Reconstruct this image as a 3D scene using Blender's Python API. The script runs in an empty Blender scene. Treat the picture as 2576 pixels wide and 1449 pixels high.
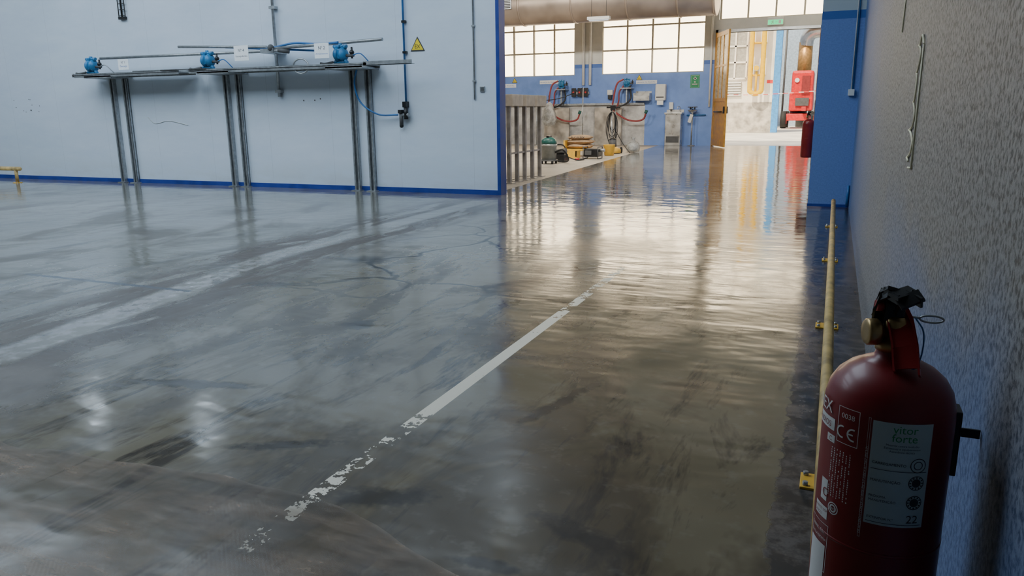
import bpy, bmesh, math, random
from mathutils import Vector, Matrix, Euler
random.seed(7)
scene=bpy.context.scene
COL=scene.collection
# ------------------------------------------------------------------ camera
CAM_H=1.1
pitch=math.radians(13.1); yaw=math.radians(22.85); roll=math.radians(0.6)
R=Matrix.Rotation(yaw,3,'Z')@Matrix.Rotation(math.pi/2-pitch,3,'X')@Matrix.Rotation(-roll,3,'Z')
cd=bpy.data.cameras.new('camera'); cam=bpy.data.objects.new('camera',cd); COL.objects.link(cam)
cam.matrix_world=Matrix.Translation((0,0,CAM_H))@R.to_4x4()
cd.sensor_width=36; cd.lens=1900/2576*36; cd.clip_start=0.02; cd.clip_end=300
scene.camera=cam

# ------------------------------------------------------------------ node helpers
class G:
    def __init__(s,name):
        s.m=bpy.data.materials.new(name); s.m.use_nodes=True; s.t=s.m.node_tree; s.t.nodes.clear()
    def n(s,typ,ins=None,**kw):
        nd=s.t.nodes.new(typ)
        for k,v in kw.items(): setattr(nd,k,v)
        if ins:
            for k,v in ins.items():
                sock=nd.inputs[k]
                if isinstance(v,bpy.types.NodeSocket): s.t.links.new(v,sock)
                else:
                    if hasattr(sock,'default_value'):
                        try: sock.default_value=v
                        except Exception:
                            sock.default_value=tuple(v)+(1,)
        return nd
    def math(s,op,a,b=0.0,c=0.0,clamp=False):
        return s.n('ShaderNodeMath',{0:a,1:b,2:c},operation=op,use_clamp=clamp).outputs[0]
    def mix(s,f,a,b):
        def c(v): return v if isinstance(v,bpy.types.NodeSocket) else (tuple(v)+(1,) if len(v)==3 else v)
        nd=s.n('ShaderNodeMix',data_type='RGBA')
        for i,v in ((0,f),(6,c(a)),(7,c(b))):
            if isinstance(v,bpy.types.NodeSocket): s.t.links.new(v,nd.inputs[i])
            else: nd.inputs[i].default_value=v
        return nd.outputs[2]
    def noise(s,vec,scale,detail=2,rough=.55,dist=0):
        return s.n('ShaderNodeTexNoise',{'Vector':vec,'Scale':scale,'Detail':detail,'Roughness':rough,'Distortion':dist}).outputs[0]
    def map(s,v,a,b,c=0.,d=1.,smooth=False):
        nd=s.n('ShaderNodeMapRange',{0:v,1:a,2:b,3:c,4:d},clamp=True)
        if smooth: nd.interpolation_type='SMOOTHSTEP'
        return nd.outputs[0]
    def scale(s,vec,sc,rot=(0,0,0)):
        return s.n('ShaderNodeMapping',{'Vector':vec,'Scale':sc,'Rotation':rot}).outputs[0]
    def coord(s): return s.n('ShaderNodeTexCoord').outputs['Object']
    def xyz(s,vec):
        o=s.n('ShaderNodeSeparateXYZ',{0:vec}).outputs; return o[0],o[1],o[2]
    def bump(s,h,strength=.2,dist=.01):
        return s.n('ShaderNodeBump',{'Height':h,'Strength':strength,'Distance':dist}).outputs[0]
    def out(s,sh): s.n('ShaderNodeOutputMaterial',{0:sh}); return s.m
    def pbr(s,**k):
        ins={kk.replace('_',' '):v for kk,v in k.items()}
        return s.n('ShaderNodeBsdfPrincipled',ins).outputs[0]

def M(name,col,rough=.5,metal=0.,var=.12,scale=8,bump=0,spec=.5,bscale=60,emit=None,es=0,coat=0.):
    g=G(name); P=g.coord()
    nz=g.noise(P,scale,2)
    c2=tuple(max(0,c*(1-var*2)) for c in col); c1=tuple(min(1,c*(1+var)) for c in col)
    c=g.mix(g.map(nz,.3,.7),c2,c1)
    r=g.map(nz,.3,.7,max(.02,rough-.08),min(1,rough+.08))
    ins={'Base_Color':c,'Roughness':r,'Metallic':metal,'Specular_IOR_Level':spec,'Coat_Weight':coat}
    if bump: ins['Normal']=g.bump(g.noise(P,bscale,2),bump,.003)
    if emit: ins['Emission_Color']=tuple(emit)+(1,); ins['Emission_Strength']=es
    return g.out(g.pbr(**ins))
def EM(name,col,st,var=.1,scale=1.2):
    g=G(name); P=g.coord()
    c=g.mix(g.map(g.noise(P,scale,1),.3,.7),tuple(c*(1-var) for c in col),col)
    return g.out(g.n('ShaderNodeEmission',{0:c,1:st}).outputs[0])

# ------------------------------------------------------------------ mesh builder
class B:
    def __init__(s,name): s.name=name; s.bm=bmesh.new(); s.mats=[]
    def mi(s,m):
        if m not in s.mats: s.mats.append(m)
        return s.mats.index(m)
    def face(s,vs,m,smooth=False):
        try: f=s.bm.faces.new(vs)
        except ValueError: return
        f.material_index=s.mi(m); f.smooth=smooth; return f
    def box(s,lo,hi,m,rot=None,piv=None,bev=0):
        lo=Vector(lo);hi=Vector(hi); c=(lo+hi)/2; h=(hi-lo)/2
        tmp=bmesh.new(); bmesh.ops.create_cube(tmp,size=2)
        for v in tmp.verts: v.co=Vector((v.co.x*h.x,v.co.y*h.y,v.co.z*h.z))
        if bev: bmesh.ops.bevel(tmp,geom=list(tmp.edges),offset=bev,segments=2,affect='EDGES',profile=.6)
        Rm=Euler(rot).to_matrix() if rot else Matrix.Identity(3)
        piv=Vector(piv) if piv is not None else c
        mp={}
        for v in tmp.verts: mp[v]=s.bm.verts.new(Rm@(v.co+c-piv)+piv)
        for f in tmp.faces: s.face([mp[v] for v in f.verts],m,False)
        tmp.free()
    def ring(s,c,a,b,r,seg): return [s.bm.verts.new(c+a*(math.cos(2*math.pi*i/seg)*r)+b*(math.sin(2*math.pi*i/seg)*r)) for i in range(seg)]
    def tube(s,pts,r,m,seg=10,caps=True,closed=False):
        pts=[Vector(p) for p in pts]; n=len(pts); rings=[]
        rr=r if isinstance(r,(list,tuple)) else [r]*n
        prev=None
        for i,p in enumerate(pts):
            if closed: d=(pts[(i+1)%n]-pts[i-1])
            else: d=(pts[min(i+1,n-1)]-pts[max(i-1,0)])
            if d.length<1e-9: d=Vector((0,0,1))
            d.normalize()
            if prev is None:
                a=d.orthogonal().normalized()
            else:
                a=prev-d*prev.dot(d)
                a=a.normalized() if a.length>1e-6 else d.orthogonal().normalized()
            prev=a; b=d.cross(a)
            rings.append(s.ring(p,a,b,rr[i],seg))
        k=n if closed else n-1
        for i in range(k):
            A=rings[i];Bn=rings[(i+1)%n]
            for j in range(seg): s.face([A[j],A[(j+1)%seg],Bn[(j+1)%seg],Bn[j]],m,True)
        if caps and not closed:
            s.face(list(reversed(rings[0])),m); s.face(rings[-1],m)
    def cyl(s,p1,p2,r,m,seg=16,r2=None):
        s.tube([p1,p2],[r,r if r2 is None else r2],m,seg)
    def lathe(s,prof,o,m,seg=32,axis=(0,0,1),ref=None):
        o=Vector(o); z=Vector(axis).normalized(); a=(Vector(ref) if ref else z.orthogonal()).normalized(); b=z.cross(a)
        rings=[s.ring(o+z*h,a,b,max(r,1e-4),seg) for r,h in prof]
        for A,Bn in zip(rings,rings[1:]):
            for j in range(seg): s.face([A[j],A[(j+1)%seg],Bn[(j+1)%seg],Bn[j]],m,True)
        s.face(list(reversed(rings[0])),m); s.face(rings[-1],m)
    def sph(s,c,r,m,seg=16,rot=None):
        if not isinstance(r,(tuple,list)): r=(r,r,r)
        tmp=bmesh.new(); bmesh.ops.create_uvsphere(tmp,u_segments=seg,v_segments=max(6,seg//2),radius=1)
        Rm=Euler(rot).to_matrix() if rot else Matrix.Identity(3); mp={}
        for v in tmp.verts: mp[v]=s.bm.verts.new(Vector(c)+Rm@Vector((v.co.x*r[0],v.co.y*r[1],v.co.z*r[2])))
        for f in tmp.faces: s.face([mp[v] for v in f.verts],m,True)
        tmp.free()
    def sack(s,c,h,m,rz=0.,seed=0):
        """pillow-like filled sack"""
        n=14; top=[];c=Vector(c); Rm=Matrix.Rotation(rz,3,'Z')
        for sgn in (1,-1):
            g=[]
            for i in range(n+1):
                row=[]
                for j in range(n+1):
                    u=i/n*2-1; v=j/n*2-1
                    t=max(0.,(1-abs(u)**3.2)*(1-abs(v)**3.2))**.5
                    wob=.12*math.sin(u*5+seed)*math.cos(v*4+seed*2)
                    row.append(s.bm.verts.new(c+Rm@Vector((u*h[0],v*h[1],sgn*h[2]*t*(1+wob)))))
                g.append(row)
            for i in range(n):
                for j in range(n): s.face([g[i][j],g[i+1][j],g[i+1][j+1],g[i][j+1]],m,True)
    def poly(s,pts,m): return s.face([s.bm.verts.new(p) for p in pts],m)
    def prism(s,pts2,fn,d0,d1,m):
        a=[s.bm.verts.new(fn(x,y,d0)) for x,y in pts2]; b=[s.bm.verts.new(fn(x,y,d1)) for x,y in pts2]
        s.face(a,m); s.face(list(reversed(b)),m); n=len(a)
        for i in range(n): s.face([a[i],b[i],b[(i+1)%n],a[(i+1)%n]],m)
    def text(s,body,size,fn,m,align='LEFT',sub=0):
        cu=bpy.data.curves.new('tmp','FONT'); cu.body=body; cu.size=size; cu.align_x=align; cu.resolution_u=3
        o=bpy.data.objects.new('tmp',cu); COL.objects.link(o); bpy.context.view_layer.update()
        me=bpy.data.meshes.new_from_object(o.evaluated_get(bpy.context.evaluated_depsgraph_get()))
        bpy.data.objects.remove(o); bpy.data.curves.remove(cu)
        vs=[s.bm.verts.new(fn(v.co.x,v.co.y)) for v in me.vertices]
        for p in me.polygons: s.face([vs[i] for i in p.vertices],m)
        bpy.data.meshes.remove(me)
    def sag(s,a,b,drop,r,m,n=14,seg=8,side=(0,0,0)):
        a=Vector(a);b=Vector(b); sd=Vector(side)
        s.tube([a.lerp(b,i/n)+ (Vector((0,0,-drop))+sd)*(4*(i/n)*(1-i/n)) for i in range(n+1)],r,m,seg)
    def done(s,parent=None,mod=None):
        bmesh.ops.recalc_face_normals(s.bm,faces=list(s.bm.faces))
        me=bpy.data.meshes.new(s.name); s.bm.to_mesh(me); s.bm.free()
        for m in s.mats: me.materials.append(m)
        o=bpy.data.objects.new(s.name,me); COL.objects.link(o)
        if parent: o.parent=parent
        return o
def bez(pts,n=10):
    P=[Vector(p) for p in pts]; P=[P[0]*2-P[1]]+P+[P[-1]*2-P[-2]]; out=[]
    for i in range(1,len(P)-2):
        a,b,c,d=P[i-1],P[i],P[i+1],P[i+2]
        for k in range(n):
            t=k/n; out.append(.5*((2*b)+(c-a)*t+(2*a-5*b+4*c-d)*t*t+(3*b-a-3*c+d)*t**3))
    out.append(P[-2]); return out

# ------------------------------------------------------------------ materials
def wall_white():
    g=G('white_panel'); P=g.coord(); x,y,z=g.xyz(P)
    n=g.noise(g.scale(P,(1.5,1,5)),.9,4,.65)
    c=g.mix(g.map(n,.3,.7),(.60,.68,.78),(.68,.75,.83))
    dirt=g.math('MULTIPLY',g.map(z,0,.45,1,0),g.map(n,.4,.6,0,.4))
    c=g.mix(dirt,c,(.35,.36,.36))
    seam=g.math('LESS_THAN',g.math('ABSOLUTE',g.math('SUBTRACT',g.math('FRACT',g.math('MULTIPLY',g.math('ADD',x,5.1),1/1.15)),.5)),.0022)
    c=g.mix(g.math('MULTIPLY',seam,.35),c,(.3,.33,.38))
    return g.out(g.pbr(Base_Color=c,Roughness=.42))
MWHITE=wall_white()
def far_wall():
    g=G('far_wall_paint'); P=g.coord(); x,y,z=g.xyz(P)
    n=g.noise(P,1.8,4,.65)
    blue=g.mix(g.map(n,.3,.7),(.14,.26,.62),(.20,.34,.76))
    white=g.mix(g.map(n,.3,.7),(.56,.58,.55),(.70,.70,.65))
    dk=(.06,.15,.48)
    c=g.mix(g.math('GREATER_THAN',z,2.5),blue,dk)
    c=g.mix(g.math('GREATER_THAN',z,2.62),c,white)
    low=g.math('MULTIPLY',g.math('LESS_THAN',z,1.36),g.math('LESS_THAN',x,-5.77))
    conc=g.mix(g.map(n,.40,.62),(.38,.37,.36),(.66,.65,.62))
    c=g.mix(low,c,conc)
    return g.out(g.pbr(Base_Color=c,Roughness=.5))
MFAR=far_wall()
def pillar_m():
    g=G('blue_textured_paint'); P=g.coord(); x,y,z=g.xyz(P)
    n=g.noise(P,60,2,.6)
    blue=g.mix(g.map(n,.3,.7),(.14,.24,.54),(.18,.30,.63))
    c=g.mix(g.math('GREATER_THAN',z,2.06),blue,(.05,.14,.42))
    c=g.mix(g.math('GREATER_THAN',z,2.145),c,(.45,.52,.55))
    return g.out(g.pbr(Base_Color=c,Roughness=.5,Normal=g.bump(n,.35,.006)))
MPIL=pillar_m()
def grey_wall():
    g=G('speckled_grey_wall'); P=g.coord(); x,y,z=g.xyz(P)
    sp=g.noise(P,85,3,.65); big=g.noise(P,2.5,2)
    grey=g.mix(g.map(sp,.38,.54),(.050,.050,.052),(.235,.23,.225))
    grey=g.mix(g.map(sp,.60,.68,0,.5),grey,(.33,.33,.32))
    blue=g.mix(g.map(sp,.35,.6),(.045,.085,.20),(.11,.18,.36))
    yy=g.math('ADD',y,g.math('MULTIPLY',big,1.5))
    f1=g.map(yy,4.0,9.2,0,1,True)
    zz=g.math('ADD',z,g.math('MULTIPLY',g.math('SUBTRACT',big,.5),.35))
    f2=g.math('MULTIPLY',g.map(zz,.90,.60,0,1,True),g.map(y,3.5,1.2,.15,.85))
    f=g.math('MAXIMUM',f1,f2)
    c=g.mix(f,grey,blue)
    return g.out(g.pbr(Base_Color=c,Roughness=.6,Specular_IOR_Level=.3,Normal=g.bump(sp,.28,.005)))
MGREY=grey_wall()

def floor_m():
    g=G('wet_concrete'); P=g.coord(); x,y,z=g.xyz(P)
    n1=g.noise(P,.5,4,.6); n2=g.noise(g.scale(P,(1,.6,1),(0,0,.5)),1.4,5,.65,.6); n3=g.noise(P,11,3,.65); n4=g.noise(g.scale(P,(2.4,.5,1),(0,0,-.45)),2.2,5,.7,.4)
    c=g.mix(g.map(n1,.35,.65),(.150,.118,.070),(.262,.218,.145))
    c=g.mix(g.map(x,-1.2,-4.5,0,.7),c,g.mix(g.map(n1,.3,.7),(.15,.155,.145),(.24,.25,.245)))
    near=g.map(y,4.5,2.2,0.,1.)
    st=g.map(g.math('ADD',n2,g.math('MULTIPLY',near,.045)),.51,.62,0,.8)
    c=g.mix(st,c,(.078,.060,.040))
    c=g.mix(g.math('MULTIPLY',g.map(g.math('ADD',n4,g.math('MULTIPLY',near,.02)),.55,.66,0,.85),g.map(y,6.,2.5,.6,1.)),c,(.048,.040,.034))
    c=g.mix(g.map(n3,.56,.74,0,.18),c,(.33,.30,.25))
    sm_=None
    for (a,b_,sa,sb,k) in ((-1.15,1.72,.15,.07,.3),(-.90,2.62,.035,.28,.28),(-1.66,1.90,.20,.04,.5),(-.55,1.75,.16,.05,-.3),(-2.28,3.28,.10,.10,0),(-3.25,4.86,.22,.16,0),(-.72,1.52,.09,.03,0),(-3.45,3.9,.35,.07,.2),(-2.4,2.25,.3,.05,.25)):
        dx=g.math('SUBTRACT',x,a); dy=g.math('SUBTRACT',y,b_)
        dx2=g.math('DIVIDE',g.math('SUBTRACT',dx,g.math('MULTIPLY',dy,k)) if sb>sa else dx,sa)
        dy2=g.math('DIVIDE',dy if sb>sa else g.math('SUBTRACT',dy,g.math('MULTIPLY',dx,k)),sb)
        q=g.math('ADD',g.math('MULTIPLY',dx2,dx2),g.math('MULTIPLY',dy2,dy2))
        sm_=q if sm_ is None else g.math('MINIMUM',sm_,q)
    sm_=g.math('ADD',sm_,g.math('MULTIPLY',g.math('SUBTRACT',n3,.5),3.2))
    c=g.mix(g.map(sm_,1.25,.3,0,.75),c,(.036,.032,.030))
    vd=g.n('ShaderNodeVectorMath',{0:P,1:g.n('ShaderNodeVectorMath',{0:g.n('ShaderNodeTexNoise',{'Vector':P,'Scale':2.,'Detail':3.}).outputs[1],1:(.45,.45,.45)},operation='MULTIPLY').outputs[0]},operation='ADD').outputs[0]
    vo=g.n('ShaderNodeTexVoronoi',{'Vector':vd,'Scale':.85},feature='DISTANCE_TO_EDGE').outputs[0]
    cm=g.math('MULTIPLY',g.map(vo,.004,.018,1,0),g.math('MULTIPLY',g.map(y,3.4,4.6),g.map(x,-4.2,-3.)))
    cm=g.math('MULTIPLY',cm,g.map(n1,.34,.42))
    c=g.mix(g.math('MULTIPLY',cm,.95),c,(.012,.012,.012))
    # tyre track
    tc=g.math('ADD',-4.07,g.math('MULTIPLY',g.math('MAXIMUM',g.math('SUBTRACT',4.8,y),0.),.2))
    td=g.math('ABSOLUTE',g.math('SUBTRACT',x,g.math('ADD',tc,g.math('MULTIPLY',g.math('SUBTRACT',n2,.5),.10))))
    inr=g.map(td,.09,.14,1,0)
    tm=g.math('MULTIPLY',inr,g.map(g.math('ADD',n3,g.math('MULTIPLY',n4,.9)),.88,1.04,.08,.55))
    tm=g.math('MULTIPLY',tm,g.map(y,6.,3.8,.25,1))
    c=g.mix(tm,c,(.46,.45,.46))
    edge=g.math('MULTIPLY',g.math('MULTIPLY',g.map(td,.10,.16,0,1),g.map(td,.70,.36,0,1)),g.map(n4,.40,.49,0,.95))
    edge=g.math('MULTIPLY',edge,g.map(y,9.3,8.,0,1))
    c=g.mix(edge,c,(.072,.052,.038))
    tp=g.math('MULTIPLY',g.math('LESS_THAN',g.math('ABSOLUTE',g.math('SUBTRACT',y,g.math('ADD',3.54,g.math('MULTIPLY',n3,.03)))),.022),g.math('MULTIPLY',g.math('GREATER_THAN',x,-5.3),g.math('LESS_THAN',x,-3.74)))
    c=g.mix(g.math('MULTIPLY',tp,.85),c,(.05,.06,.08))
    # worn white line
    wn=g.noise(P,11,4,.75)
    thr=g.map(y,2.25,2.42,.515,.335)
    thr=g.math('ADD',thr,g.map(y,3.75,3.95,0,.16))
    thr=g.math('ADD',thr,g.map(y,4.9,6.4,0,.3))
    thr=g.math('ADD',thr,g.map(y,1.42,1.2,0,.3))
    ln=g.math('MULTIPLY',g.math('LESS_THAN',g.math('ABSOLUTE',g.math('ADD',x,1.335)),.031),g.math('GREATER_THAN',wn,thr))
    c=g.mix(ln,c,(.78,.71,.56))
    # dry tan slab of the far room
    tx=g.math('ADD',x,g.math('ADD',4.42,g.math('MULTIPLY',g.math('SUBTRACT',y,11.3),.062)))
    tn=g.math('MULTIPLY',g.math('LESS_THAN',tx,0.),g.math('GREATER_THAN',y,9.9))
    joint=g.math('LESS_THAN',g.math('FRACT',g.math('MULTIPLY',y,.55)),.02)
    tanc=g.mix(g.map(n2,.35,.65),(.36,.31,.25),(.52,.47,.40)); tanc=g.mix(g.math('MULTIPLY',joint,.5),tanc,(.15,.14,.13))
    c=g.mix(tn,c,tanc)
    # dark strip along the right wall
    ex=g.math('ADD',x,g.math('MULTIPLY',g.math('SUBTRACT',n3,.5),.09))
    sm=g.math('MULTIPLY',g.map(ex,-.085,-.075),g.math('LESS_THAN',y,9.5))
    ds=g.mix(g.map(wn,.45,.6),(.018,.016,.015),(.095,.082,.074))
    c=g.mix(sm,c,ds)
    r=g.map(g.math('ADD',n2,g.math('MULTIPLY',g.math('SUBTRACT',n3,.5),.15)),.38,.62,.09,.27)
    r=g.math('MULTIPLY',r,g.map(y,5.,10.,1.,.36))
    r=g.math('MAXIMUM',r,.045)
    r=g.n('ShaderNodeMix',{0:g.math('MAXIMUM',tn,g.math('MULTIPLY',ln,.6)),2:r,3:.6}).outputs[0]
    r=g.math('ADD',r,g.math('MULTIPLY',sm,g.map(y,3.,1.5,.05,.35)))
    r=g.math('ADD',r,g.math('MULTIPLY',g.math('MAXIMUM',tm,edge),.15))
    hn=g.noise(g.scale(P,(.7,1.5,1)),3.2,2,.6)
    hf=g.noise(P,38,1)
    h=g.math('ADD',hn,g.math('MULTIPLY',hf,.03))
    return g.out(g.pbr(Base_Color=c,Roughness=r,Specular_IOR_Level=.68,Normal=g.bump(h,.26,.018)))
MFLOOR=floor_m()

MBLUE=M('blue_trim_paint',(.02,.05,.28),.4)
MCEIL=M('dark_ceiling',(.11,.105,.10),.8,scale=.6)
MCEIL2=M('upper_cladding',(.15,.14,.135),.7,scale=.6)
MBACK=M('hall_wall_paint',(.20,.20,.20),.6,scale=.8)
MGALV=M('galvanised_steel',(.42,.44,.45),.38,.7,.12,20)
MSTEEL=M('stainless_steel',(.62,.61,.58),.32,.75,.08,6)
MDUCT=M('duct_metal',(.46,.37,.30),.42,.45,.14,1.5)
MRAW=M('raw_steel',(.38,.355,.33),.45,.35,.2,6)
MPUMP=M('pump_blue',(.03,.20,.42),.4)
MBLK=M('black_plastic',(.012,.012,.013),.4)
MRUB=M('black_rubber',(.02,.02,.02),.75)
MDGREY=M('dark_grey',(.09,.09,.09),.6)
MWP=M('white_plastic',(.75,.75,.72),.45,var=.03)
MPAPER=M('paper_white',(.95,.96,.96),.6,var=.02)
MYEL=M('yellow_paint',(.80,.46,.05),.45,var=.1)
MYELP=M('gas_pipe_yellow',(.72,.42,.0),.6,var=.05,spec=.2)
MYRAIL=M('rail_yellow_dusty',(.58,.40,.15),.6,var=.22,scale=10)
MSIGNY=M('sign_yellow',(.9,.68,.02),.5,var=.02)
MRED=M('extinguisher_red',(.20,.010,.012),.38,var=.10,scale=5,coat=.08)
MREDL=M('lever_red',(.34,.02,.02),.4)
MRED2=M('lift_red',(.70,.02,.02),.4)
MRHOSE=M('red_hose',(.32,.05,.05),.5)
MBHOSE=M('blue_air_hose',(.03,.16,.42),.4)
MBRASS=M('brass',(.42,.29,.13),.38,.85)
MBRASSD=M('brass_duct',(.50,.27,.09),.4,.5)
MCARD=M('cardboard',(.60,.52,.42),.8,var=.1)
MBAG=M('paper_sack',(.45,.30,.17),.85,var=.2,scale=5,bump=.3)
MWOOD=M('brown_wood',(.14,.08,.05),.7)
MPINK=M('pale_sack',(.62,.55,.50),.8)
MGREEN=M('sign_green',(.01,.25,.09),.5,var=.02)
MEXIT=M('exit_green',(.02,.6,.2),.5,emit=(.05,.9,.35),es=1.2,var=.02)
MTEAL=M('vacuum_teal',(.02,.12,.10),.4)
MVGREY=M('vacuum_grey',(.22,.23,.21),.45)
MYDOOR=M('door_ochre',(.55,.28,.04),.45,var=.15)
MTEXTD=M('ink_dark',(.03,.03,.04),.6,var=0)
MTEXTW=M('ink_white',(.62,.60,.58),.5,var=0)
MTEXTB=M('ink_blue',(.08,.2,.5),.6,var=0)
MTEXTG=M('ink_green',(.04,.28,.10),.6,var=0)
MLABEL=M('label_pale',(.50,.58,.55),.5,var=.04)
MCHALK=M('chalk_mark',(.95,.84,.60),.8)
MOUTW=M('sunlit_render',(.86,.80,.70),.8,scale=1)
MOUTC=M('outer_plinth',(.52,.47,.40),.8,scale=3,var=.25)
MOUTG=M('yard_concrete',(.80,.75,.66),.7,scale=1)
MPANE=EM('glazing_daylight',(1.,.80,.52),9.,.16,.6)
MPANED=M('pane_dull',(.50,.42,.28),.3)
MSKY=EM('skylight_daylight',(.70,.85,1.),7.0,.05)
MLAMP=EM('lamp_daylight',(.72,.86,1.),40.,.02)
MFRAME=M('window_frame',(.52,.48,.38),.5)
MTUBE=EM('tube_lamp',(.9,.95,1.),1.2)
def clearfilm(name,col,fac,rough=.25,bs=9,lines=False):
    g=G(name); P=g.coord()
    tr=g.n('ShaderNodeBsdfTransparent',{0:(1,1,1,1)}).outputs[0]
    n=g.noise(g.scale(P,(1,3.4,1),(0,0,.5)),2.6,5,.65)
    h=g.noise(P,bs,2)
    if lines:
        w=g.n('ShaderNodeTexWave',{'Vector':P,'Scale':42.,'Distortion':.3},bands_direction='DIAGONAL').outputs[1]
        h=g.math('ADD',h,g.math('MULTIPLY',w,.04))
    pb=g.pbr(Base_Color=g.mix(g.map(n,.38,.62),tuple(c*.22 for c in col),col),Roughness=rough,Specular_IOR_Level=.3,Normal=g.bump(h,.4,.02))
    f=g.map(n,.35,.65,max(0,fac-.25),fac+.15)
    return g.out(g.n('ShaderNodeMixShader',{0:f,1:tr,2:pb}).outputs[0])
MFILM=clearfilm('plastic_film',(.30,.21,.135),.45,.36,7,True)
MPBAG=clearfilm('clear_bag',(.7,.72,.7),.6,.3,20)

# ------------------------------------------------------------------ room shell
YW=9.45; YF=25.; XR=.21; CE=5.6
def slab(name,lo,hi,m):
    b=B(name); b.box(lo,hi,m); return b.done()
slab('floor',(-18,-7,-.1),(XR+.2,YF+.2,0),MFLOOR)
slab('ground_yard',(-16,YF+.2,-.12),(8,60,-.01),MOUTG)
slab('wall_partition',(-18,YW,0),(-4.15,YW+.15,4.0),MWHITE)
slab('wall_partition_upper',(-18,YW,4.0),(-.23,YW+.15,CE),MCEIL2)
slab('wall_pillar',(-.23,YW,0),(XR,YW+.35,CE),MPIL)
slab('wall_right',(XR,-7,0),(XR+.2,YW+.35,CE),MGREY)
slab('wall_right_far_room',(-.23,YW+.35,0),(XR+.2,YF+.2,CE),MFAR)
slab('wall_left',(-18.2,-7,0),(-18,YF+.2,CE),MBACK)
slab('wall_back',(-18.2,-7.2,0),(XR+.2,-7,CE),MBACK)
slab('ceiling',(-18.2,-7.2,CE),(XR+.2,YF+.2,CE+.15),MCEIL)
slab('trim_opening',(-4.17,YW-.02,0),(-4.12,YW+.17,4.0),MBLUE)
slab('baseboard_partition',(-18,YW-.012,0),(-4.17,YW,.065),MBLUE)
slab('baseboard_pillar',(-.235,YW-.01,0),(XR,YW,.03),MBLUE)
b=B('wall_far')
WA=(-13.3,-8.18,2.28,4.5); WB=(-7.24,-3.94,2.28,4.5); WC=(-3.5,-.3,3.8,5.0); DO=(-3.55,-.62,0,3.42)
def fw(x0,x1,z0,z1): b.box((x0,YF,z0),(x1,YF+.2,z1),MFAR)
fw(-18,WA[0],0,CE); fw(WA[0],WA[1],0,WA[2]); fw(WA[0],WA[1],WA[3],CE); fw(WA[1],WB[0],0,CE)
fw(WB[0],WB[1],0,WB[2]); fw(WB[0],WB[1],WB[3],CE); fw(WB[1],DO[0],0,CE)
fw(DO[0],DO[1],DO[3],WC[2]); fw(DO[0],WC[1],WC[3],CE); fw(DO[1],-.23,0,WC[2]); fw(WC[1],-.23,WC[2],CE)
b.done()
def window(name,W,cols,rows,dull=()):
    b=B(name); x0,x1,z0,z1=W
    b.box((x0,YF+.10,z0),(x1,YF+.12,z1),MPANE)
    for i in range(cols+1):
        x=x0+(x1-x0)*i/cols; b.box((x-.026,YF+.02,z0),(x+.026,YF+.10,z1),MFRAME)
    for j in range(rows+1):
        z=z0+(z1-z0)*j/rows; b.box((x0,YF+.025,z-.024),(x1,YF+.095,z+.024),MFRAME)
    b.done()
window('window_1',WA,7,3); window('window_2',WB,4,3); window('window_3',WC,4,2)
slab('trim_far_ledge',(-14,YF-.12,1.30),(-5.77,YF,1.36),MGALV)
b=B('ceiling_skylights')
for x in (-16,-12.3,-8.6,-4.9): b.box((x,2.2,CE-.03),(x+2.3,7.2,CE-.005),MSKY)
b.done()
for x in (-11.04,-8.58,-3.55):
    b=B('ceiling_lamp'); p=Vector((x,8.2,3.7))
    b.lathe([(.05,.34),(.07,.3),(.09,.18),(.2,.02),(.205,0),(.195,0),(.08,.16)],p,MGALV,24)
    b.cyl(p+Vector((0,0,.001)),p+Vector((0,0,.02)),.11,MLAMP,24)
    b.cyl(p+Vector((0,0,.33)),(x,8.2,CE),.008,MDGREY,6); b.done()
# added fill lights with housings, brightening the far room; turned toward the far wall
for x,y0,en,dv in ((-10.5,14.5,250,(0,.86,-.51)),(-6.2,14.5,250,(0,.86,-.51)),(-2.2,14.5,250,(0,.86,-.51)),(-3.6,9.75,110,(-.30,.50,-.80)),(-1.4,9.75,60,(.1,.6,-.78))):
    d=Vector(dv).normalized(); p=Vector((x,y0,5.1))
    b=B('added_fill_housing')
    q_=d.to_track_quat('-Z','Y'); e_=q_.to_euler()
    b.box(p-d*.06-Vector((.62,.16,.04)),p-d*.06+Vector((.62,.16,.04)),MDGREY,rot=e_,bev=.01)
    for s in (-.4,.4): b.cyl(p-d*.08+Vector((s,0,0)),(x+s,y0+.05,CE),.015,MDGREY,6)
    b.done()
    ld=bpy.data.lights.new('added_fill_light','AREA'); ld.shape='RECTANGLE'; ld.size=1.2; ld.size_y=.3; ld.energy=en; ld.color=(1.,.95,.86)
    lo=bpy.data.objects.new('added_fill_light',ld); lo.location=p+d*.02; lo.rotation_euler=e_; COL.objects.link(lo)

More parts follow.
